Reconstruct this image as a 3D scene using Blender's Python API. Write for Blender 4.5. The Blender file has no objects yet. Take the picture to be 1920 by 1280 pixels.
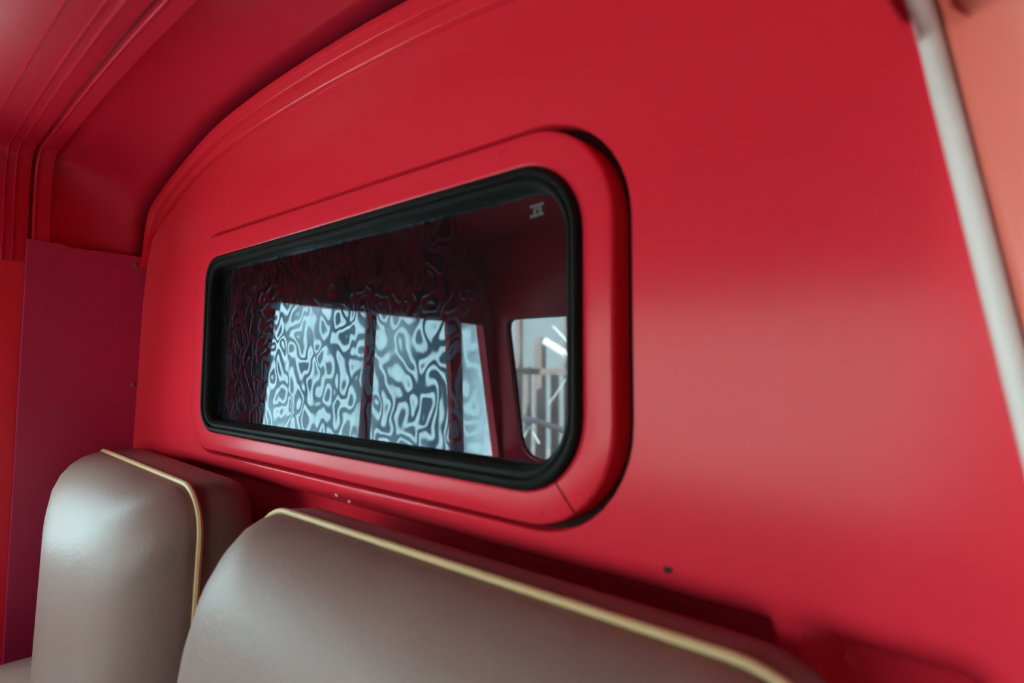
import bpy, bmesh, math
from mathutils import Vector, Matrix

# ------------------------------------------------------------------ camera
ZE = 1.12                      # eye height above the cab floor
F = 1140.0                     # focal length in pixels of the 1920 px wide frame
YAW = math.radians(41.69)
PITCH = math.atan(38.0 / F)
CAM = Vector((0.0, -0.55, ZE))
FW = Vector((-math.sin(YAW) * math.cos(PITCH), math.cos(YAW) * math.cos(PITCH), math.sin(PITCH)))
RT = Vector((math.cos(YAW), math.sin(YAW), 0))
UP = RT.cross(FW)
scene = bpy.context.scene
col = scene.collection
cd = bpy.data.cameras.new('camera')
cd.sensor_width = 36
cd.lens = F / 1920 * 36
cd.clip_start = 0.01
cd.clip_end = 200
cd.dof.use_dof = True
cd.dof.focus_distance = 1.25
cd.dof.aperture_fstop = 2.6
cam = bpy.data.objects.new('camera', cd)
col.objects.link(cam)
cam.matrix_world = Matrix(((RT.x, UP.x, -FW.x, CAM.x), (RT.y, UP.y, -FW.y, CAM.y), (RT.z, UP.z, -FW.z, CAM.z), (0, 0, 0, 1)))
scene.camera = cam

# ------------------------------------------------------------------ sky, exposure
SKY = 3.2
world = bpy.data.worlds.new('overcast_sky')
scene.world = world
world.use_nodes = True
bg = world.node_tree.nodes['Background']
bg.inputs['Color'].default_value = (0.80, 0.93, 1.0, 1)
bg.inputs['Strength'].default_value = SKY
sl = bpy.data.lights.new('sun', 'SUN')
sl.energy = 24.0
sl.angle = math.radians(1.0)
sl.color = (1.0, 0.95, 0.88)
sun = bpy.data.objects.new('sun', sl)
sun.rotation_euler = Vector((-0.25, -0.75, -0.62)).to_track_quat('-Z', 'Y').to_euler()
col.objects.link(sun)
scene.cycles.caustics_reflective = False
scene.cycles.caustics_refractive = False
vs = scene.view_settings
vs.view_transform = 'Standard'
vs.look = 'None'
vs.gamma = 1
vs.use_curve_mapping = False
vs.exposure = 1.24

# ------------------------------------------------------------------ helpers
def ray(px, py):
    return FW + RT * ((px - 960) / F) + UP * ((640 - py) / F)
def uny(px, py, Y=0.0):                  # pixel -> point on the plane y = Y
    d = ray(px, py)
    return CAM + d * ((Y - CAM.y) / d.y)
def mir(p):                              # seen as a reflection in the rear window
    return Vector((p[0], -p[1], p[2]))
XA, XB, HA = -1.712, 0.147, 0.263        # left side wall leans: x = XA - XB*(HA-h)
def side_x(h):
    return XA - XB * (HA - h)
def mir_side(px, py):                    # reflected pixel -> (y, h) on the left side wall
    d = ray(px, py)
    # CAM.x + t d.x = XA - XB*HA + XB*(t d.z)
    t = (XA - XB * HA - CAM.x) / (d.x - XB * d.z)
    p = CAM + d * t
    return (-p.y, p.z - ZE)

def tag(o, label=None, cat=None, group=None, kind=None):
    if label: o['label'] = label
    if cat: o['category'] = cat
    if group: o['group'] = group
    if kind: o['kind'] = kind
    return o
def mesh_obj(name, verts, faces, m, parent=None, smooth=True, angle=40):
    me = bpy.data.meshes.new(name)
    me.from_pydata([tuple(v) for v in verts], [], faces)
    bm = bmesh.new(); bm.from_mesh(me)
    bmesh.ops.remove_doubles(bm, verts=bm.verts, dist=1e-5)
    bmesh.ops.recalc_face_normals(bm, faces=bm.faces)
    bm.to_mesh(me); bm.free()
    if m: me.materials.append(m)
    if smooth:
        me.shade_smooth()
        try: me.set_sharp_from_angle(angle=math.radians(angle))
        except Exception: pass
    o = bpy.data.objects.new(name, me)
    col.objects.link(o)
    if parent: o.parent = parent
    return o
def empty(name, loc):
    o = bpy.data.objects.new(name, None)
    o.location = loc
    col.objects.link(o)
    return o
def part(name, verts, faces, m, root, **k):      # root is an Empty with only a location
    l = root.location if root.type == 'EMPTY' else Vector((0, 0, 0))
    return mesh_obj(name, [Vector(v) - l for v in verts], faces, m, root, **k)
def box_vf(x0, x1, y0, y1, z0, z1):
    v = [(x, y, z) for x in (x0, x1) for y in (y0, y1) for z in (z0, z1)]
    f = [(0, 1, 3, 2), (4, 6, 7, 5), (0, 4, 5, 1), (2, 3, 7, 6), (0, 2, 6, 4), (1, 5, 7, 3)]
    return v, f
def grid_faces(nr, nc, close_c=False, close_r=False, off=0):
    fs = []
    for i in range(nr if close_r else nr - 1):
        for j in range(nc if close_c else nc - 1):
            a = i * nc + j; b = i * nc + (j + 1) % nc
            c = ((i + 1) % nr) * nc + (j + 1) % nc; d = ((i + 1) % nr) * nc + j
            fs.append((a + off, b + off, c + off, d + off))
    return fs
def prism(poly3, d):                     # polygon (list of Vector) extruded by vector d
    n = len(poly3)
    v = [Vector(p) for p in poly3] + [Vector(p) + Vector(d) for p in poly3]
    f = [tuple(range(n)), tuple(range(2 * n - 1, n - 1, -1))]
    f += [(i, (i + 1) % n, n + (i + 1) % n, n + i) for i in range(n)]
    return v, f
def join(*vfs):
    V, Fc = [], []
    for v, f in vfs:
        o = len(V)
        V += list(v)
        Fc += [tuple(i + o for i in t) for t in f]
    return V, Fc
def tube(path, r, n=10, closed=False, caps=True):
    path = [Vector(p) for p in path]
    m = len(path)
    V = []
    prev = None
    for i, p in enumerate(path):
        a = path[(i - 1) % m] if (closed or i > 0) else p
        b = path[(i + 1) % m] if (closed or i < m - 1) else p
        t = (b - a).normalized()
        if prev is None:
            ref = Vector((0, 1, 0)) if abs(t.y) < .9 else Vector((1, 0, 0))
            u = t.cross(ref).normalized()
        else:
            u = (prev - t * prev.dot(t)).normalized()
        prev = u
        w = t.cross(u)
        rr = r(i / (m - 1)) if callable(r) else r
        for k in range(n):
            an = 2 * math.pi * k / n
            V.append(p + (u * math.cos(an) + w * math.sin(an)) * rr)
    fs = grid_faces(m, n, close_c=True, close_r=closed)
    if caps and not closed:
        fs += [tuple(range(n)), tuple(range((m - 1) * n, m * n))]
    return V, fs
def lerp(a, b, t): return a + (b - a) * t
def catmull(pts, n=8):
    P = [Vector(p) for p in pts]
    out = []
    for i in range(len(P) - 1):
        p0 = P[i - 1] if i else P[0] * 2 - P[1]
        p1, p2 = P[i], P[i + 1]
        p3 = P[i + 2] if i + 2 < len(P) else P[-1] * 2 - P[-2]
        for k in range(n):
            t = k / n
            out.append(0.5 * ((2 * p1) + (p2 - p0) * t + (2 * p0 - 5 * p1 + 4 * p2 - p3) * t * t + (3 * p1 - p0 - 3 * p2 + p3) * t ** 3))
    out.append(P[-1])
    return out
def resample(P, n):
    P = [Vector(p) for p in P]
    L = [0]
    for a, b in zip(P, P[1:]): L.append(L[-1] + (b - a).length)
    out = []; j = 0
    for i in range(n):
        s = L[-1] * i / (n - 1)
        while j < len(P) - 2 and L[j + 1] < s: j += 1
        t = (s - L[j]) / max(L[j + 1] - L[j], 1e-9)
        out.append(P[j].lerp(P[j + 1], min(max(t, 0), 1)))
    return out
def rquad(corners, radii, na=10, ne=14):
    """rounded quad, corners TL,TR,BR,BL as (x,h); returns list of (x,h), same count whatever the size"""
    C = [Vector(c) for c in corners]
    arcs = []
    for i in range(4):
        p, a, b = C[i], C[i - 1], C[(i + 1) % 4]
        u = (a - p).normalized(); v = (b - p).normalized()
        half = math.acos(max(-1, min(1, u.dot(v)))) / 2
        r = radii[i]; k = r / math.tan(half)
        s, e = p + u * k, p + v * k
        c = p + (u + v).normalized() * (r / math.sin(half))
        a0 = math.atan2(s.y - c.y, s.x - c.x); a1 = math.atan2(e.y - c.y, e.x - c.x)
        da = (a1 - a0 + math.pi) % (2 * math.pi) - math.pi
        arcs.append([Vector((c.x + r * math.cos(a0 + da * t / na), c.y + r * math.sin(a0 + da * t / na))) for t in range(na + 1)])
    out = []
    for i in range(4):
        out += arcs[i]
        a, b = arcs[i][-1], arcs[(i + 1) % 4][0]
        out += [a.lerp(b, t / ne) for t in range(1, ne)]
    return out

# ------------------------------------------------------------------ materials
def new_mat(name):
    m = bpy.data.materials.new(name)
    m.use_nodes = True
    return m, m.node_tree.nodes, m.node_tree.links, m.node_tree.nodes['Principled BSDF']
def paint(name, base, rough, spec=0.5, vary=0.06, bump=0.0, bscale=60, specks=0.0):
    m, N, L, b = new_mat(name)
    tc = N.new('ShaderNodeTexCoord')
    n1 = N.new('ShaderNodeTexNoise'); n1.inputs['Scale'].default_value = 7; n1.inputs['Detail'].default_value = 2
    L.new(tc.outputs['Object'], n1.inputs['Vector'])
    mx = N.new('ShaderNodeMix'); mx.data_type = 'RGBA'
    mx.inputs['A'].default_value = tuple(c * (1 - vary) for c in base) + (1,)
    mx.inputs['B'].default_value = tuple(min(1, c * (1 + vary)) for c in base) + (1,)
    L.new(n1.outputs['Fac'], mx.inputs['Factor'])
    out = mx.outputs['Result']
    if specks:
        n2 = N.new('ShaderNodeTexNoise'); n2.inputs['Scale'].default_value = 95; n2.inputs['Detail'].default_value = 2
        L.new(tc.outputs['Object'], n2.inputs['Vector'])
        r2 = N.new('ShaderNodeValToRGB'); r2.color_ramp.elements[0].position = .735; r2.color_ramp.elements[1].position = .78
        L.new(n2.outputs['Fac'], r2.inputs['Fac'])
        sc = N.new('ShaderNodeMath'); sc.operation = 'MULTIPLY'; sc.inputs[1].default_value = specks
        L.new(r2.outputs['Color'], sc.inputs[0])
        m2 = N.new('ShaderNodeMix'); m2.data_type = 'RGBA'
        L.new(sc.outputs[0], m2.inputs['Factor']); L.new(out, m2.inputs['A'])
        m2.inputs['B'].default_value = (base[0] * .25, .01, .012, 1)
        out = m2.outputs['Result']
    L.new(out, b.inputs['Base Color'])
    mr = N.new('ShaderNodeMapRange'); mr.inputs['To Min'].default_value = rough * .88; mr.inputs['To Max'].default_value = rough * 1.12
    L.new(n1.outputs['Fac'], mr.inputs['Value']); L.new(mr.outputs['Result'], b.inputs['Roughness'])
    b.inputs['Specular IOR Level'].default_value = spec
    if bump:
        n3 = N.new('ShaderNodeTexNoise'); n3.inputs['Scale'].default_value = bscale; n3.inputs['Detail'].default_value = 3
        L.new(tc.outputs['Object'], n3.inputs['Vector'])
        bp = N.new('ShaderNodeBump'); bp.inputs['Distance'].default_value = bump; bp.inputs['Strength'].default_value = 1
        L.new(n3.outputs['Fac'], bp.inputs['Height']); L.new(bp.outputs['Normal'], b.inputs['Normal'])
    return m
RED = paint('red_paint', (0.74, 0.026, 0.050), 0.22, 0.22, 0.02, 0.0, 9, specks=0.5)
TRIM = paint('crimson_trim_board', (0.47, 0.03, 0.10), 0.42, 0.4, 0.08, 0.0002, 160)
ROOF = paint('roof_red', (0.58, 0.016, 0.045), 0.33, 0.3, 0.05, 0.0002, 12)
VINYL = paint('beige_vinyl', (0.25, 0.178, 0.158), 0.46, 0.36, 0.08, 0.0006, 120)
BOXING = paint('brown_vinyl_boxing', (0.17, 0.125, 0.11), 0.42, 0.45, 0.1, 0.0006, 120)
PIPING = paint('cream_piping', (0.60, 0.45, 0.23), 0.4, 0.4, 0.06)
RUBBER = paint('black_rubber', (0.006, 0.009, 0.0075), 0.55, 0.12, 0.15, 0.0003, 90)
SEAL = paint('grey_white_rubber_seal', (0.72, 0.70, 0.66), 0.5, 0.4, 0.05)
STEEL = paint('dull_screw_steel', (0.22, 0.12, 0.13), 0.4, 0.6, 0.1)
DARK = paint('dark_body_lining', (0.02, 0.016, 0.018), 0.8, 0.2, 0.2)
FLOORM = paint('grey_rubber_mat', (0.05, 0.045, 0.045), 0.75, 0.3, 0.2, 0.001, 80)
CONC = paint('pale_concrete', (0.42, 0.42, 0.40), 0.85, 0.2, 0.12, 0.004, 8)
RENDERW = paint('pale_rendered_wall', (0.26, 0.315, 0.325), 0.8, 0.2, 0.12, 0.002, 20)
YARDW = paint('pale_blue_rendered_wall', (0.50, 0.74, 0.86), 0.8, 0.2, 0.25, 0.002, 20)
TIMBER = paint('grey_brown_timber', (0.27, 0.215, 0.195), 0.7, 0.3, 0.3, 0.003, 14)
GALV = paint('galvanised_metal', (0.10, 0.085, 0.10), 0.35, 0.6, 0.1)
WHITEM = paint('white_metal', (0.85, 0.87, 0.86), 0.4, 0.5, 0.05)
BLOCKER = paint('blocker_dark', (0.05, 0.035, 0.033), 0.8, 0.2, 0.3, 0.004, 12)
GROOVE_SHADE = paint('groove_shade', (0.03, 0.004, 0.004), 0.7, 0.2, 0.2)  # near-black red standing in for shade inside the surround's groove
JAMB_LIT = paint('daylit_red_jamb_paint', (0.78, 0.17, 0.12), 0.35, 0.5, 0.06)  # jamb red lightened to coral, daylight put into the colour
BLUE = paint('blue_steel', (0.03, 0.13, 0.26), 0.5, 0.4, 0.15)
CHIPM = paint('pale_primer', (0.75, 0.33, 0.30), 0.6, 0.3, 0.1)
ETCH = paint('etched_frost', (0.11, 0.12, 0.125), 0.7, 0.2, 0.1)
HOLEM = paint('dark_plug', (0.03, 0.006, 0.006), 0.6, 0.3, 0.1)

def clear_glass():
    m, N, L, b = new_mat('clear_window_glass')
    N.remove(b)
    o = N['Material Output']
    t = N.new('ShaderNodeBsdfTransparent'); t.inputs['Color'].default_value = (.93, .97, .96, 1)
    g = N.new('ShaderNodeBsdfGlossy'); g.inputs['Roughness'].default_value = 0.01
    lw = N.new('ShaderNodeLayerWeight')                  # Schlick: same from both sides of the thin pane
    pw = N.new('ShaderNodeMath'); pw.operation = 'POWER'; pw.inputs[1].default_value = 5
    L.new(lw.outputs['Facing'], pw.inputs[0])
    f = N.new('ShaderNodeMath'); f.operation = 'MULTIPLY_ADD'; f.inputs[1].default_value = .9; f.inputs[2].default_value = .04
    L.new(pw.outputs[0], f.inputs[0])
    mx = N.new('ShaderNodeMixShader')
    L.new(f.outputs[0], mx.inputs[0]); L.new(t.outputs[0], mx.inputs[1]); L.new(g.outputs[0], mx.inputs[2])
    L.new(mx.outputs[0], o.inputs['Surface'])
    return m
GLASS = clear_glass()
def tinted_glass():
    """dark tinted pane: smooth outer reflection plus the rippled film behind it, film flat towards its right end"""
    m, N, L, b = new_mat('tinted_rippled_film_glass')
    N.remove(b)
    o = N['Material Output']
    tc = N.new('ShaderNodeTexCoord')
    sx = N.new('ShaderNodeSeparateXYZ'); L.new(tc.outputs['Object'], sx.inputs[0])
    fade = N.new('ShaderNodeMapRange'); fade.inputs['From Min'].default_value = 0.26; fade.inputs['From Max'].default_value = 0.36
    fade.inputs['To Min'].default_value = 1.0; fade.inputs['To Max'].default_value = 0.0
    L.new(sx.outputs['X'], fade.inputs['Value'])
    mp = N.new('ShaderNodeMapping'); mp.inputs['Rotation'].default_value = (0, math.radians(18), 0); mp.inputs['Scale'].default_value = (1.0, 1.0, 0.8)
    L.new(tc.outputs['Object'], mp.inputs['Vector'])
    nz = N.new('ShaderNodeTexNoise'); nz.inputs['Scale'].default_value = 31; nz.inputs['Detail'].default_value = 0.3; nz.inputs['Distortion'].default_value = 0.35
    L.new(mp.outputs[0], nz.inputs['Vector'])
    # creases of the film run along the contours of a smooth height field: closed loops and worm lines
    k1 = N.new('ShaderNodeMath'); k1.operation = 'MULTIPLY'; k1.inputs[1].default_value = 30.0
    L.new(nz.outputs['Fac'], k1.inputs[0])
    sn = N.new('ShaderNodeMath'); sn.operation = 'SINE'; L.new(k1.outputs[0], sn.inputs[0])
    cr = N.new('ShaderNodeMapRange'); cr.interpolation_type = 'SMOOTHSTEP'
    cr.inputs['From Min'].default_value = -0.9; cr.inputs['From Max'].default_value = 0.55
    L.new(sn.outputs[0], cr.inputs['Value'])
    n2 = N.new('ShaderNodeTexNoise'); n2.inputs['Scale'].default_value = 6; n2.inputs['Detail'].default_value = 1
    L.new(mp.outputs[0], n2.inputs['Vector'])
    vr = N.new('ShaderNodeMapRange'); vr.inputs['From Min'].default_value = .3; vr.inputs['From Max'].default_value = .6
    vr.inputs['To Min'].default_value = .55; vr.inputs['To Max'].default_value = 1.0
    L.new(n2.outputs['Fac'], vr.inputs['Value'])
    bp = N.new('ShaderNodeBump'); bp.inputs['Strength'].default_value = 1.0; bp.inputs['Distance'].default_value = 0.012
    L.new(nz.outputs['Fac'], bp.inputs['Height'])
    b2 = N.new('ShaderNodeBump'); b2.inputs['Strength'].default_value = 1.0; b2.inputs['Distance'].default_value = 0.0003
    L.new(cr.outputs['Result'], b2.inputs['Height'])
    gf = N.new('ShaderNodeBsdfGlossy'); gf.inputs['Roughness'].default_value = 0.015; gf.inputs['Color'].default_value = (.84, .91, 1.0, 1)
    gw = N.new('ShaderNodeBsdfGlossy'); gw.inputs['Roughness'].default_value = 0.12; gw.inputs['Color'].default_value = (.10, .14, .20, 1)
    L.new(b2.outputs['Normal'], gw.inputs['Normal'])
    w0 = N.new('ShaderNodeMath'); w0.operation = 'MULTIPLY'; L.new(cr.outputs['Result'], w0.inputs[0]); L.new(vr.outputs['Result'], w0.inputs[1])
    wf = N.new('ShaderNodeMath'); wf.operation = 'MULTIPLY'; L.new(w0.outputs[0], wf.inputs[0])
    L.new(fade.outputs['Result'], wf.inputs[1])
    gm = N.new('ShaderNodeMixShader'); L.new(wf.outputs[0], gm.inputs[0]); L.new(gf.outputs[0], gm.inputs[1]); L.new(gw.outputs[0], gm.inputs[2])
    t = N.new('ShaderNodeBsdfTransparent'); t.inputs['Color'].default_value = (.03, .02, .03, 1)
    f = N.new('ShaderNodeFresnel'); f.inputs['IOR'].default_value = 1.5
    ma = N.new('ShaderNodeMath'); ma.operation = 'MULTIPLY_ADD'; ma.inputs[1].default_value = 1.25; ma.inputs[2].default_value = 0.04
    L.new(f.outputs[0], ma.inputs[0])
    mx = N.new('ShaderNodeMixShader')
    L.new(ma.outputs[0], mx.inputs[0]); L.new(t.outputs[0], mx.inputs[1]); L.new(gm.outputs[0], mx.inputs[2])
    df = N.new('ShaderNodeBsdfDiffuse'); df.inputs['Color'].default_value = (.5, .5, .6, 1)      # thin dust
    md = N.new('ShaderNodeMixShader'); md.inputs[0].default_value = .010
    L.new(mx.outputs[0], md.inputs[1]); L.new(df.outputs[0], md.inputs[2])
    L.new(md.outputs[0], o.inputs['Surface'])
    return m
TINT = tinted_glass()

# ------------------------------------------------------------------ cab shell
XC = -0.894                                             # centre line of the cab
def sym(left):                                          # left half profile -> whole, left to right
    return left + [(2 * XC - x, h) for x, h in reversed(left)]
# window outlines on the rear wall, (x, h)
G_OUT = rquad([(-1.356, .219), (-.384, .229), (-.384, -.149), (-1.380, -.146)], [.050, .085, .090, .055])
G_IN = rquad([(-1.338, .199), (-.402, .204), (-.402, -.122), (-1.358, -.124)], [.034, .062, .068, .036])
F_OUT = rquad([(-1.43, .270), (-.343, .270), (-.341, -.188), (-1.455, -.188)], [.09, .115, .120, .09])
GR_OUT = rquad([(-1.434, .277), (-.325, .277), (-.323, -.195), (-1.463, -.196)], [.098, .126, .131, .098])
NL = len(G_OUT)
def P3(p, y): return Vector((p[0], y, p[1] + ZE))

# wall outline: bead arch on top, leaning sides
ARCH2 = sym([(-1.706, .262), (-1.690, .308), (-1.620, .365), (-1.454, .418), (-1.262, .447), (-1.003, .459)])
def right_edge(h): return -.030 - .176 * h
arch2 = [Vector((p.x, p.y)) for p in catmull([Vector((x, h, 0)) for x, h in ARCH2], 10)]
arch2 = resample([Vector((p.x, p.y, 0)) for p in arch2], 90)
LOW = -1.12
outl = [Vector((side_x(LOW), LOW, 0))] + [Vector((side_x(h), h, 0)) for h in (-.8, -.5, -.24, 0, .15)] + [p for p in arch2 if p.x < -.17]
outl += [Vector((right_edge(h) - k, h, 0)) for h, k in ((.335, .012), (.318, .003))] + [Vector((right_edge(h), h, 0)) for h in (.30, .25, .15, 0, -.24, -.5, -.8, LOW)]
def ring_outline(inner, poly, cx, ch):                   # shoot rays from the window centre through inner points
    out = []
    n = len(poly)
    for p in inner:
        d = Vector((p[0] - cx, p[1] - ch))
        best = None
        for i in range(n):
            a = poly[i]; b = poly[(i + 1) % n]
            e = Vector((b.x - a.x, b.y - a.y))
            den = d.x * e.y - d.y * e.x
            if abs(den) < 1e-12: continue
            w = Vector((a.x - cx, a.y - ch))
            t = (w.x * e.y - w.y * e.x) / den
            s = (w.x * d.y - w.y * d.x) / den
            if t > 0 and -1e-6 <= s <= 1 + 1e-6 and (best is None or t < best): best = t
        out.append(Vector((cx + d.x * best, ch + d.y * best)))
    return out
cx, ch = -.9, .04
# finer inner loop for the wall so its rim follows the arch
inner = resample([Vector((p.x, p.y, 0)) for p in GR_OUT] + [Vector((GR_OUT[0].x, GR_OUT[0].y, 0))], 721)[:-1]
outer = ring_outline(inner, outl, cx, ch)
def wall_y(x, h):                                        # the panel rolls forward a little into its left corner
    y = 0.0
    k = side_x(h) + .10 - x
    if k > 0: y -= .022 * (k / .10) ** 2
    t = -.204 - h                                        # below the window the sheet curls back into a cavity behind the seats
    if t > 0:
        def ss(e0, e1, v):
            v = min(1, max(0, (v - e0) / (e1 - e0))); return v * v * (3 - 2 * v)
        strut = ss(-.196, -.184, x) * (1 - ss(-.160, -.148, x))
        y += min(.08, 30 * t * t) * (1 - strut) * ss(side_x(h) + .08, side_x(h) + .35, x) * (1 - ss(-.055, -.02, x))
    return y
V = []
K = 60
NI = len(inner)
for (off, y) in ((0.0, .026), (0.0, .0025), (.0015, .0006)):
    for p in inner:
        d = Vector((p.x - cx, p.y - ch)).normalized() * off
        V.append(P3((p.x + d.x, p.y + d.y), y))
for k in range(1, K + 1):
    t = k / K
    t = .004 + (1 - .004) * t ** 2.0
    for p, q in zip(inner, outer):
        x, h = lerp(p.x, q.x, t), lerp(p.y, q.y, t)
        V.append(P3((x, h), wall_y(x, h)))
wall = mesh_obj('wall_rear', V, grid_faces(3 + K, NI, close_c=True), RED)
tag(wall, 'glossy red painted rear wall of the vehicle cab around the dark window', 'wall', kind='structure')

# bead band above the wall, coming forward to the roof
def arch1_pts():
    px = [(262, 500), (267, 470), (270, 440), (277, 400), (292, 372), (330, 320), (400, 240), (480, 175), (560, 120), (640, 75)]
    L = []
    for x, y in px:
        p = uny(x, y, -.035)
        L.append((p.x, p.z - ZE))
    L = [(x, h) for x, h in L if x < XC - .03]
    return sym(L)
A1 = resample(catmull([Vector((x, h, 0)) for x, h in arch1_pts()], 10), 90)
prof = [(0, 0.0), (.015, -.004), (.05, -.0085), (.10, -.0105), (.30, -.0115), (.50, -.0125), (.53, -.0150), (.56, -.0205), (.60, -.0225), (.75, -.0240), (.90, -.0265), (.95, -.0300), (.985, -.0345), (1.0, -.034), (1.0, -.012)]
V = []
for t, y in prof:
    for a, b in zip(arch2, A1):
        p = a.lerp(b, t)
        k = 0
        V.append(P3((p.x, p.y), y + min(0, wall_y(a.x, a.y)) * (1 - t)))
band = mesh_obj('trim_1', V, grid_faces(len(prof), 90), RED, angle=35)
tag(band, 'raised red bead arching over the rear wall beneath the roof', 'trim', kind='structure')

# roof: curved rear cove, cross bow, grooved lining running forward
BOWL = [(-1.722, .225), (-1.716, .262), (-1.712, .33), (-1.704, .400), (-1.688, .447), (-1.655, .468), (-1.56, .476), (-1.44, .485), (-1.30, .494), (-1.152, .500), (-1.027, .503)]
BOW = resample(catmull([Vector((x, h, 0)) for x, h in sym(BOWL)], 8), 110)
A1b = resample([Vector((p.x, p.y, 0)) for p in A1], 110)
V = []
NC = 26
for i in range(NC):
    t = i / (NC - 1)
    y = lerp(-.026, -.222, t)
    for a, b in zip(A1b, BOW):
        g = Vector((a.x - XC, a.y - .1, 0)).normalized()
        e = max(0, 1 - t / .16) ** 2                     # dark slit behind the bead
        p = a.lerp(b, t) + g * (.016 + .020 * math.sin(math.pi * t) + e * (.014 + .018 * abs(g.x)))
        V.append(P3((p.x, p.y), y + e * .036))
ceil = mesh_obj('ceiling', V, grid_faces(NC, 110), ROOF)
tag(ceil, 'dark red curved roof panel sweeping up from the rear wall', 'ceiling', kind='structure')
def roof_sweep(name, prof, m, parent):                   # prof: list of (y, outward offset)
    V = []
    for y, o in prof:
        for p in BOW:
            g = Vector((p.x - XC, p.y - .1, 0)).normalized()
            q = p + g * o
            V.append(P3((q.x, q.y), y))
    return mesh_obj(name, V, grid_faces(len(prof), 110), m, parent, angle=30)
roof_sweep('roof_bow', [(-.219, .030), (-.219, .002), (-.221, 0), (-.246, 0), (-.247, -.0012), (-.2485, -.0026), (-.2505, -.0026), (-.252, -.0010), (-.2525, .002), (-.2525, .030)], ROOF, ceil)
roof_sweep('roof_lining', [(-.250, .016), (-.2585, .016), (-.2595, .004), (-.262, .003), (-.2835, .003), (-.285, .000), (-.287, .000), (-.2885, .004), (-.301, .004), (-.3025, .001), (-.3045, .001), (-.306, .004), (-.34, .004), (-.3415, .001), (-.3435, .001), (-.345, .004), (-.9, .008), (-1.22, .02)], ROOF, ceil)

# left side wall, trim board with its screws
def S3(y, h, out=0.0): return Vector((side_x(h) - out, y, h + ZE))
def side_prism(poly, o0, o1):
    return prism([S3(y, h, o0) for y, h in poly], (-(o1 - o0), 0, 0))
wt_r = mir_side(510, 565); wt_d0 = mir_side(688, 583); wt_d1 = mir_side(705, 587); wt_f = mir_side(836, 602)
wb_r = mir_side(483, 803)
q_tr = mir_side(864, 607); q_tf = mir_side(900, 609); q_bf = mir_side(931, 858)
TOPH = .262
SILL = -.43
yr = lambda h: lerp(wt_r[0], wb_r[0], (wt_r[1] - h) / (wt_r[1] - wb_r[1]))
v, f = side_prism([(.0, LOW), (.0, TOPH), (-.262, TOPH), (-.262, LOW)], .012, .05)
wl = mesh_obj('wall_left', v, f, RED, smooth=False)
tag(wl, 'dark crimson side wall of the cab left of the rear window', 'wall', kind='structure')
# trim board: slightly rounded corners, 6 mm thick, notch at its front top
tb = [(-.003, -.95), (-.003, .258), (-.006, .264), (-.186, .268), (-.196, .274), (-.262, .276), (-.262, -.95)]
v, f = side_prism(tb, 0.0, .010)
tbo = mesh_obj('trim_board', v, f, TRIM, wl, smooth=False)
bv = tbo.modifiers.new('edge', 'BEVEL'); bv.width = .002; bv.segments = 2
def side_pix(px, py):
    d = ray(px, py)
    t = (XA - XB * HA - CAM.x) / (d.x - XB * d.z)
    p = CAM + d * t
    return p.y, p.z - ZE
for k, (px, py) in enumerate([(253, 497), (250, 720)]):
    y, h = side_pix(px, py)
    V = []
    n = 14
    for r, o in ((.0062, 0.0), (.0060, -.0014), (.0048, -.0026), (.0025, -.0030), (.0006, -.0022)):
        for i in range(n):
            a = 2 * math.pi * i / n
            V.append(S3(y + r * math.cos(a), h + r * math.sin(a), o))
    mesh_obj('screw', V, grid_faces(5, n, close_c=True) + [tuple(range(4 * n, 5 * n))], STEEL, tbo)

# left door with its sliding panes and quarter light
door = empty('door_1', (side_x(LOW) - .03, -.7, 0))
tag(door, 'dark red cab door with a divided window mirrored in the rear glass', 'door', kind='structure')
T = .012
def dpart(name, poly, o0=.010, o1=.045, m=RED):
    v, f = side_prism(poly, o0, o1)
    return part(name, v, f, m, door, smooth=False)
yf_low = -1.36
dpart('door_panel', [(-.262, LOW), (-.262, SILL), (yf_low, SILL), (yf_low, LOW)])
dpart('rear_post', [(-.262, SILL), (-.262, TOPH), (yr(TOPH), TOPH), (yr(SILL), SILL)])
th = lambda y: lerp(wt_r[1], q_tf[1], (wt_r[0] - y) / (wt_r[0] - q_tf[0]))
dpart('top_rail', [(yr(.2), th(yr(.2))), (yr(.2), TOPH), (-1.30, TOPH), (-1.30, th(-1.30))])
def bar(t0, t1, b0, b1):                                 # four reflected pixels, run on to the sill
    P = [mir_side(*q) for q in (t0, t1, b1, b0)]
    def run(a, b, h): return lerp(a[0], b[0], (h - a[1]) / (b[1] - a[1]))
    return [(run(P[0], P[3], .19), .19), (run(P[1], P[2], .19), .19), (run(P[1], P[2], SILL - .01), SILL - .01), (run(P[0], P[3], SILL - .01), SILL - .01)]
dpart('divider', bar((689, 583), (704, 587), (672, 832), (690, 834)), .018, .034)
dpart('divider', bar((838, 602), (863, 607), (848, 853), (868, 855)), .014, .038)
def qf(h): return lerp(q_tf[0], q_bf[0], (q_tf[1] - h) / (q_tf[1] - q_bf[1]))
dpart('front_post', [(qf(.2), .2), (-1.30, .2), (-1.47, SILL - .02), (qf(SILL - .02), SILL - .02)], .004, .045)
for a, b, o in ((yr(0) + .02, wt_d1[0] - .004, .024), (wt_d0[0] + .004, q_tr[0] - .002, .032), (q_tr[0], -1.30, .028)):
    v, f = side_prism([(a, SILL), (a, .2), (b, .2), (b, SILL)], o, o + .004)
    part('pane', v, f, GLASS, door, smooth=False)
# header strip between the door and the roof
v, f = side_prism([(-.262, TOPH - .004), (-.262, .31), (-1.30, .31), (-1.30, TOPH - .004)], .016, .05)
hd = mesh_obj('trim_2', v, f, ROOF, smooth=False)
tag(hd, 'dark red roof rail above the left cab door', 'trim', kind='structure')

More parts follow.
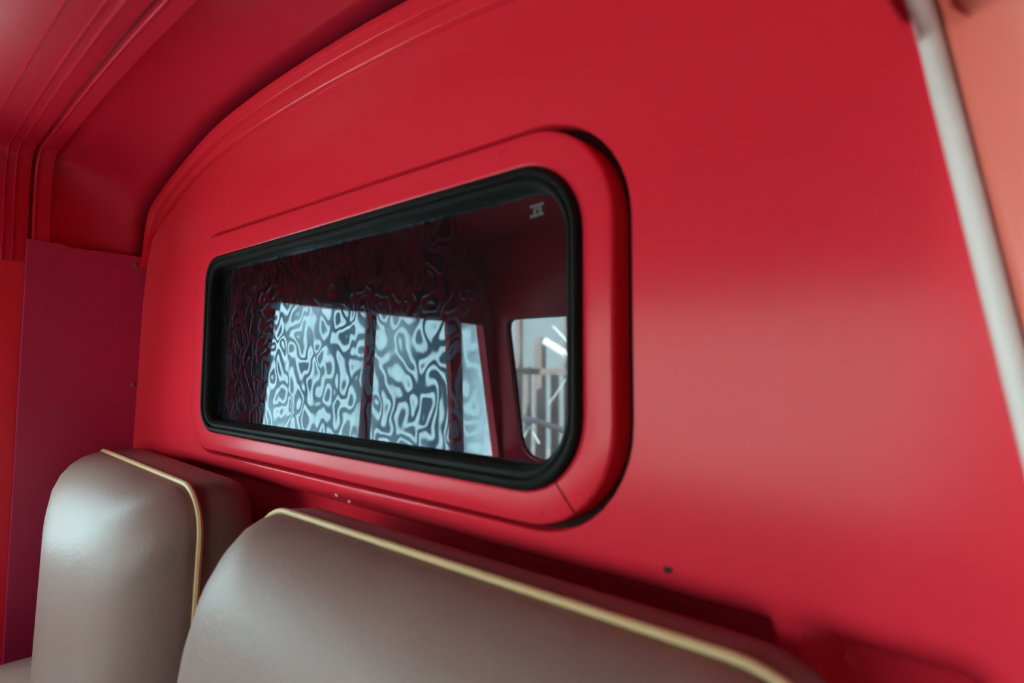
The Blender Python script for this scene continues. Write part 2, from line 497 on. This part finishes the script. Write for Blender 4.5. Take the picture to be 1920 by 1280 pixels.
# front wall with the windscreen (seen as a reflection in the rear window)
def front_pt(x, h):                                      # leaning front plane
    y = lerp(-1.25, -1.40, (.168 - h) / (.168 + .408))
    return Vector((x, y, h + ZE))
ws = rquad([(-1.660, .176), (2 * XC + 1.660, .176), (2 * XC + 1.705, -.412), (-1.705, -.412)], [.045, .045, .085, .085])
fo = [Vector(p) for p in ((-1.76, .52), (2 * XC + 1.76, .52), (2 * XC + 1.92, LOW), (-1.92, LOW))]
inn = resample([Vector((p.x, p.y, 0)) for p in ws] + [Vector((ws[0].x, ws[0].y, 0))], 161)[:-1]
fout = ring_outline(inn, [Vector((p.x, p.y, 0)) for p in fo], XC, -.1)
V = [front_pt(p.x, p.y) + Vector((0, -.03, 0)) for p in inn] + [front_pt(p.x, p.y) for p in inn] + [front_pt(p.x, p.y) for p in fout]
fwall = mesh_obj('wall_front', V, grid_faces(3, len(inn), close_c=True), RED, angle=30)
tag(fwall, 'dark red front bulkhead of the cab around the windscreen', 'wall', kind='structure')
wsr = empty('window_2', front_pt(XC, -.42))
tag(wsr, 'wide windscreen with rounded corners mirrored in the rear glass', 'window', kind='structure')
n = len(inn)
part('glass_pane', [front_pt(p.x, p.y) + Vector((0, -.018, 0)) for p in inn] + [front_pt(p.x, p.y) + Vector((0, -.023, 0)) for p in inn],
     [tuple(range(n)), tuple(range(n, 2 * n))] + [(i, (i + 1) % n, n + (i + 1) % n, n + i) for i in range(n)], GLASS, wsr, smooth=False)
v, f = tube([front_pt(p.x, p.y) + Vector((0, -.026, 0)) for p in inn], .006, 8, closed=True)
part('gasket', v, f, RUBBER, wsr)

# right door jamb (door stands open), its seal
hs = [LOW, -.8, -.5, -.24, -.1, 0, .1, .2, .262]
jl = [(right_edge(h), h) for h in hs]
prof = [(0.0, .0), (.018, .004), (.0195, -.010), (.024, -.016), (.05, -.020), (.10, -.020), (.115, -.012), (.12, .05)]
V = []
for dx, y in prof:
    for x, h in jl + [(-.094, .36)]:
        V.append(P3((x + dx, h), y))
jamb = mesh_obj('wall_right', V, grid_faces(len(prof), len(jl) + 1), JAMB_LIT, angle=30)
tag(jamb, 'red door jamb with daylight painted in as coral at the right edge of the cab', 'wall', kind='structure')
sp = resample(catmull([Vector((x + .0085, -.004, h + ZE)) for x, h in jl] + [Vector((-.091, -.006, .36 + ZE))], 5), 60)
v, f = tube(sp, .0085, 12)
seal = mesh_obj('trim_3', v, f, SEAL)
tag(seal, 'pale grey rubber door seal along the right edge of the red wall', 'trim', kind='structure')
# front and rear of the open right doorway: header and outer pillar
v, f = join(box_vf(2 * XC + 1.70, 2 * XC + 1.76, -1.27, -.02, ZE + .30, ZE + .62), box_vf(2 * XC + 1.74, 2 * XC + 1.92, -1.46, -1.36, 0, ZE - .1))
rh = mesh_obj('trim_4', v, f, RED, smooth=False)
tag(rh, 'red roof rail above the open right doorway', 'trim', kind='structure')

# outer roof skin, floor, dark load body behind the rear wall
v, f = join(box_vf(-1.80, .02, -1.27, .05, ZE + .60, ZE + .63), box_vf(-1.83, -1.79, -1.27, .05, ZE + .25, ZE + .63))
sk = mesh_obj('roof_skin', v, f, RED, smooth=False)
sk.parent = ceil
v, f = box_vf(-1.95, .14, -1.46, .03, -.03, 0.0)
fl = mesh_obj('floor', v, f, FLOORM, smooth=False)
tag(fl, 'dark grey rubber cab floor under the seats', 'floor', kind='structure')
v, f = join(box_vf(-2.0, .2, .80, .83, -.1, ZE + .63), box_vf(-2.03, -2.0, .03, .83, -.1, ZE + .63), box_vf(.2, .23, .03, .83, -.1, ZE + .63),
            box_vf(-2.03, .23, .03, .83, ZE + .63, ZE + .66), box_vf(-2.03, .23, .03, .83, -.13, -.1))
lb = mesh_obj('wall_back', v, f, DARK, smooth=False)
tag(lb, 'unlit dark load compartment behind the tinted rear window', 'wall', kind='structure')

# ------------------------------------------------------------------ rear window
win = empty('window_1', (-.885, 0, ZE - .19))
tag(win, 'dark tinted rear window in black rubber within a raised red surround', 'window', kind='structure')
# raised surround: open strip whose ends butt at the lower right corner
def loops(profile, A, B):
    return [[P3(a.lerp(b, t), y) for a, b in zip(A, B)] for t, y in profile]
seam = None
tgt = Vector((-.402, -.158)); best = 9
for i in range(NL):
    d = (F_OUT[i].lerp(G_OUT[i], .5) - tgt).length
    if d < best: best, seam = d, i
profF = [(-.02, .006), (.0, -.002), (.05, -.0055), (.12, -.0068), (.22, -.0075), (.5, -.0080), (.90, -.0080), (.955, -.0072), (.99, -.0045), (1.0, -.001), (1.0, .026)]
rings = loops(profF, G_OUT, F_OUT)
V = []
gap = .0011
for r in rings:
    rr = r[seam:] + r[:seam + 1]
    d0 = (rr[1] - rr[0]).normalized() * gap; d1 = (rr[-2] - rr[-1]).normalized() * gap
    rr = [rr[0] + d0] + rr[1:-1] + [rr[-1] + d1]
    V += rr
part('surround', V, grid_faces(len(rings), NL + 1), RED, win, angle=50)
# back of the groove, its shade painted in as a dark colour
V = [P3(p, .0255) for p in G_OUT] + [P3(p, .0255) for p in GR_OUT]
part('groove', V, grid_faces(2, NL, close_c=True), GROOVE_SHADE, win)['label'] = 'groove floor with its shade painted dark'
# rubber gasket, two lips with a groove between
profG = [(0.0, .006), (.0, -.008), (.06, -.0135), (.22, -.0165), (.42, -.0165), (.50, -.0145), (.54, -.0105), (.60, -.0105), (.64, -.0135), (.78, -.0135), (.93, -.010), (1.0, -.005), (1.0, .016)]
G_OUT2 = [p.lerp(q, .06) for p, q in zip(G_OUT, F_OUT)]
rings = loops(profG, G_OUT2, G_IN)
part('gasket', sum(rings, []), grid_faces(len(rings), NL, close_c=True), RUBBER, win, angle=35)
# tinted pane, 5 mm thick
GP = [p.lerp(q, .35) for p, q in zip(G_IN, G_OUT)]
n = NL
V = [P3(p, .010) for p in GP]
pane = part('glass_pane', V, [tuple(range(n))], TINT, win, smooth=False)
tag(pane, 'dark tinted glass with a rippled reflection of the cab windows')
# etched maker mark near the top right corner: two bars and a squat block between
def etched(px0, py0, px1, py1):
    q = [uny(px0, py0, .0088), uny(px1, py0, .0088), uny(px1, py1, .0088), uny(px0, py1, .0088)]
    return q
mk = []
def para(x0, x1, y, hgt, sl=-.30):
    a = [uny(x0, y + sl * 0, .0088), uny(x1, y + sl * (x1 - x0), .0088), uny(x1, y + hgt + sl * (x1 - x0), .0088), uny(x0, y + hgt, .0088)]
    return prism(a, (0, .0008, 0))
v, f = join(para(994, 1019, 386, 5), para(1000, 1015, 391, 3), para(1000, 1005, 394, 9), para(1010, 1015, 391, 9), para(994, 1019, 404, 5.5))
part('etched_mark', v, f, ETCH, win, smooth=False)['label'] = 'small grey etched mark'

# plug, paint chips on the wall
def disc(px, py, r, m, name, Y=-.0006, sx=1.0, sz=1.0):
    c = uny(px, py, 0)
    n = 12
    V = []
    for rr, y in ((1, .0004), (.95, Y), (.5, Y * 1.5)):
        for i in range(n):
            a = 2 * math.pi * i / n
            w = 1 + .18 * math.sin(2 * a + px) + .1 * math.sin(3 * a)
            V.append(Vector((c.x + r * rr * sx * w * math.cos(a), y, c.z + r * rr * sz * w * math.sin(a))))
    return mesh_obj(name, V, grid_faces(3, n, close_c=True) + [tuple(range(2 * n, 3 * n))], m, wall)
disc(1252, 1068, .0042, HOLEM, 'plug', -.0010)
disc(631, 928, .005, CHIPM, 'paint_chip', sz=.5)
disc(655, 940, .0035, CHIPM, 'paint_chip', sz=.8)

# ------------------------------------------------------------------ seats
def seat(name, x0, x1, rot, label, top=-.22, rad=.10, radl=None, yb=-.045, box=1.0, recline=.16):
    root = empty(name, ((x0 + x1) / 2, -.25, 0))
    bot = -.86
    sh = .055 * (box - 1)
    def outline(ins, dh=0.0):
        r = rad + ins * .35
        return rquad([(x0 + ins, top - ins * .9 + dh), (x1 - ins, top - ins * .9 + dh), (x1 - ins, bot + ins * .3), (x0 + ins, bot + ins * .3)], [(radl or rad) + ins * .5, r, .05 + ins * .3, .05 + ins * .3], 12, 20)
    def place(p, y):
        lean = recline * max(0, (top - .04) - p[1])          # reclines: foot of the backrest further forward
        dome = 0
        return Vector((p[0], y - lean, p[1] + ZE))
    def build(nm, rings, m, capb=False, capf=False):
        n = len(outline(0))
        V = []
        for ins, y, dh in rings:
            V += [place(p, y) for p in outline(ins, dh)]
        fs = grid_faces(len(rings), n, close_c=True)
        if capb: fs.append(tuple(range(n)))
        if capf:
            # bridge the last ring towards its centre for a soft crown
            base = (len(rings) - 1) * n
            last = outline(rings[-1][0], rings[-1][2])
            c = Vector(((x0 + x1) / 2, (top + bot) / 2))
            for q, (k, dy) in enumerate(((.75, -.006), (.45, -.010), (.15, -.011))):
                V += [place(c.lerp(p, k), rings[-1][1] + dy) for p in last]
                o = len(V) - 2 * n
                fs += [tuple(o + i for i in t) for t in grid_faces(2, n, close_c=True)]
            fs.append(tuple(range(len(V) - n, len(V))))
        return part(nm, V, fs, m, root, angle=60)
    build('backrest_boxing', [(.05, yb + .012, 0), (.022, yb + .011, 0), (.008, yb + .005, 0), (.001, yb - .006, 0), (.0, yb - .02 * box, 0), (-.002, yb - .035 * box, 0), (.003, yb - .054 - sh, 0)], BOXING, capb=True)
    build('backrest', [(i_, y_ - sh, d_) for i_, y_, d_ in [(.0035, yb - .054, 0), (.000, yb - .060, 0), (.002, yb - .078, 0), (.008, yb - .10, 0), (.020, yb - .124, 0), (.038, yb - .146, 0), (.062, yb - .163, 0), (.092, yb - .174, 0), (.13, yb - .180, 0)]], VINYL, capf=True)
    pp = [place(p, yb - .056 - sh) for p in outline(-.0015)]
    v, f = tube(pp, .0052, 8, closed=True)
    part('piping', v, f, PIPING, root)['label'] = 'cream piping'
    # seat cushion and base below
    oc = rquad([(x0, -.10), (x1, -.10), (x1, -.62), (x0, -.62)], [.05, .05, .09, .09], 8, 10)
    V = []
    for s, z in ((.96, .30), (1.0, .32), (1.0, .42), (.985, .445), (.93, .462), (.7, .470), (.3, .472)):
        for p in oc:
            V.append(Vector((lerp((x0 + x1) / 2, p[0], s), lerp(-.36, p[1], s) - .02, z)))
    n = len(oc)
    part('seat_cushion', V, grid_faces(7, n, close_c=True) + [tuple(range(n)), tuple(range(6 * n, 7 * n))], VINYL, root, angle=60)
    v, f = box_vf(x0 + .05, x1 - .05, -.58, -.14, 0, .31)
    part('seat_base', v, f, DARK, root, smooth=False)
    root.rotation_euler.z = rot
    tag(root, label, 'seat')
    return root
seat('cab_seat', -.935, -.085, 0, 'wide beige vinyl seat back in the foreground below the window, cream piping')
s2 = seat('cab_seat', -1.745, -1.066, math.radians(-2.5), 'narrower beige vinyl seat back beside the crimson side panel, pale highlight', top=-.215, rad=.085, radl=.032, yb=-.032, box=1.55, recline=.05)

# ------------------------------------------------------------------ outside: yard seen only in reflection, and an unseen light blocker
v, f = box_vf(-30, 30, -30, 30, -.65, -.60)
g = mesh_obj('floor_outside', v, f, CONC, smooth=False)
tag(g, 'pale concrete yard outside the vehicle', 'ground', kind='structure')
v, f = box_vf(-4.75, -4.5, -4.12, 3.0, -.6, 3.4)
gw = mesh_obj('wall_yard', v, f, YARDW, smooth=False)
tag(gw, 'pale rendered yard wall outside the left cab window', 'wall', kind='structure')
v, f = box_vf(-14, 4, -9.3, -9.0, -.6, 4.5)
gb = mesh_obj('wall_shed', v, f, RENDERW, smooth=False)
tag(gb, 'pale shed wall beyond the windscreen', 'wall', kind='structure')
v, f = join(box_vf(.85, 1.1, -4.5, 3.0, -.6, 5.0), box_vf(.16, .86, -2.2, 3.0, 2.08, 2.16))  # unseen wall and eave, added to cut skylight from the right
gd = mesh_obj('wall_blocker', v, f, BLOCKER, smooth=False)
tag(gd, 'added dark wall and eave shading the open right doorway, out of view', 'wall', kind='structure')
def post(px0, px1, Y, z1, m=TIMBER):
    a = mir(uny(px0, 680, -Y)); b = mir(uny(px1, 680, -Y))
    v, f = box_vf(min(a.x, b.x), max(a.x, b.x), Y - .04, Y + .04, -.6, z1)
    o = mesh_obj('timber_post', v, f, m, smooth=False)
    bv = o.modifiers.new('edge', 'BEVEL'); bv.width = .01; bv.segments = 2
    return o
for k, (a, b, Y, z) in enumerate([(968, 976, -6.0, 2.4), (984, 992, -6.5, 1.05), (1003, 1020, -7.0, 1.5), (1033, 1044, -6.3, .95), (1058, 1066, -7.0, 2.2)]):
    o = post(a, b, Y, z)
    tag(o, ['slim brown timber post nearest the mirrored screen pillar', 'short brown timber post mirrored second from the screen pillar', 'broad brown timber post mirrored mid windscreen',
            'low brown timber post mirrored behind the sloping pipe', 'tall brown timber post mirrored by the black rubber edge'][k], 'post', 'timber posts in the yard')
def rod(pts, Y, r, m, name, label, cat, group=None):
    v, f = tube([mir(uny(x, y, -Y)) for x, y in pts], r, 10)
    o = mesh_obj(name, v, f, m)
    return tag(o, label, cat, group)
rod([(930, 778), (965, 782), (1005, 790), (1040, 802), (1068, 814), (1100, 832)], -3.4, .026, GALV, 'guard_pipe', 'grey metal pipe sloping across the mirrored windscreen', 'pipe')
rod([(1027, 757), (1060, 710)], -3.6, .006, WHITEM, 'brace_rod', 'thin pale rod slanting up above the mirrored pipe', 'rod', 'thin rods by the pipe')
rod([(990, 799), (975, 830)], -3.5, .006, WHITEM, 'brace_rod', 'thin pale rod slanting down left beneath the mirrored pipe', 'rod', 'thin rods by the pipe')
rod([(990, 799), (1009, 832)], -3.5, .006, WHITEM, 'brace_rod', 'thin pale rod slanting down right beneath the mirrored pipe', 'rod', 'thin rods by the pipe')
rod([(1020, 640), (1090, 684)], -5.0, .05, WHITEM, 'white_beam', 'bright white beam slanting down at the mirrored windscreen edge', 'beam')
a = mir(uny(952, 694, 5.6)); b = mir(uny(1085, 694, 5.6))
v, f = box_vf(a.x, b.x, -5.62, -5.58, a.z - .05, a.z + .03)
tag(mesh_obj('timber_rail', v, f, TIMBER, smooth=False), 'level brown timber rail crossing the posts in the mirrored windscreen', 'rail')
rod([(1035, 612), (1062, 640)], -4.6, .012, WHITEM, 'brace_rod', 'short pale rod slanting above the white mirrored beam', 'rod', 'thin rods by the pipe')
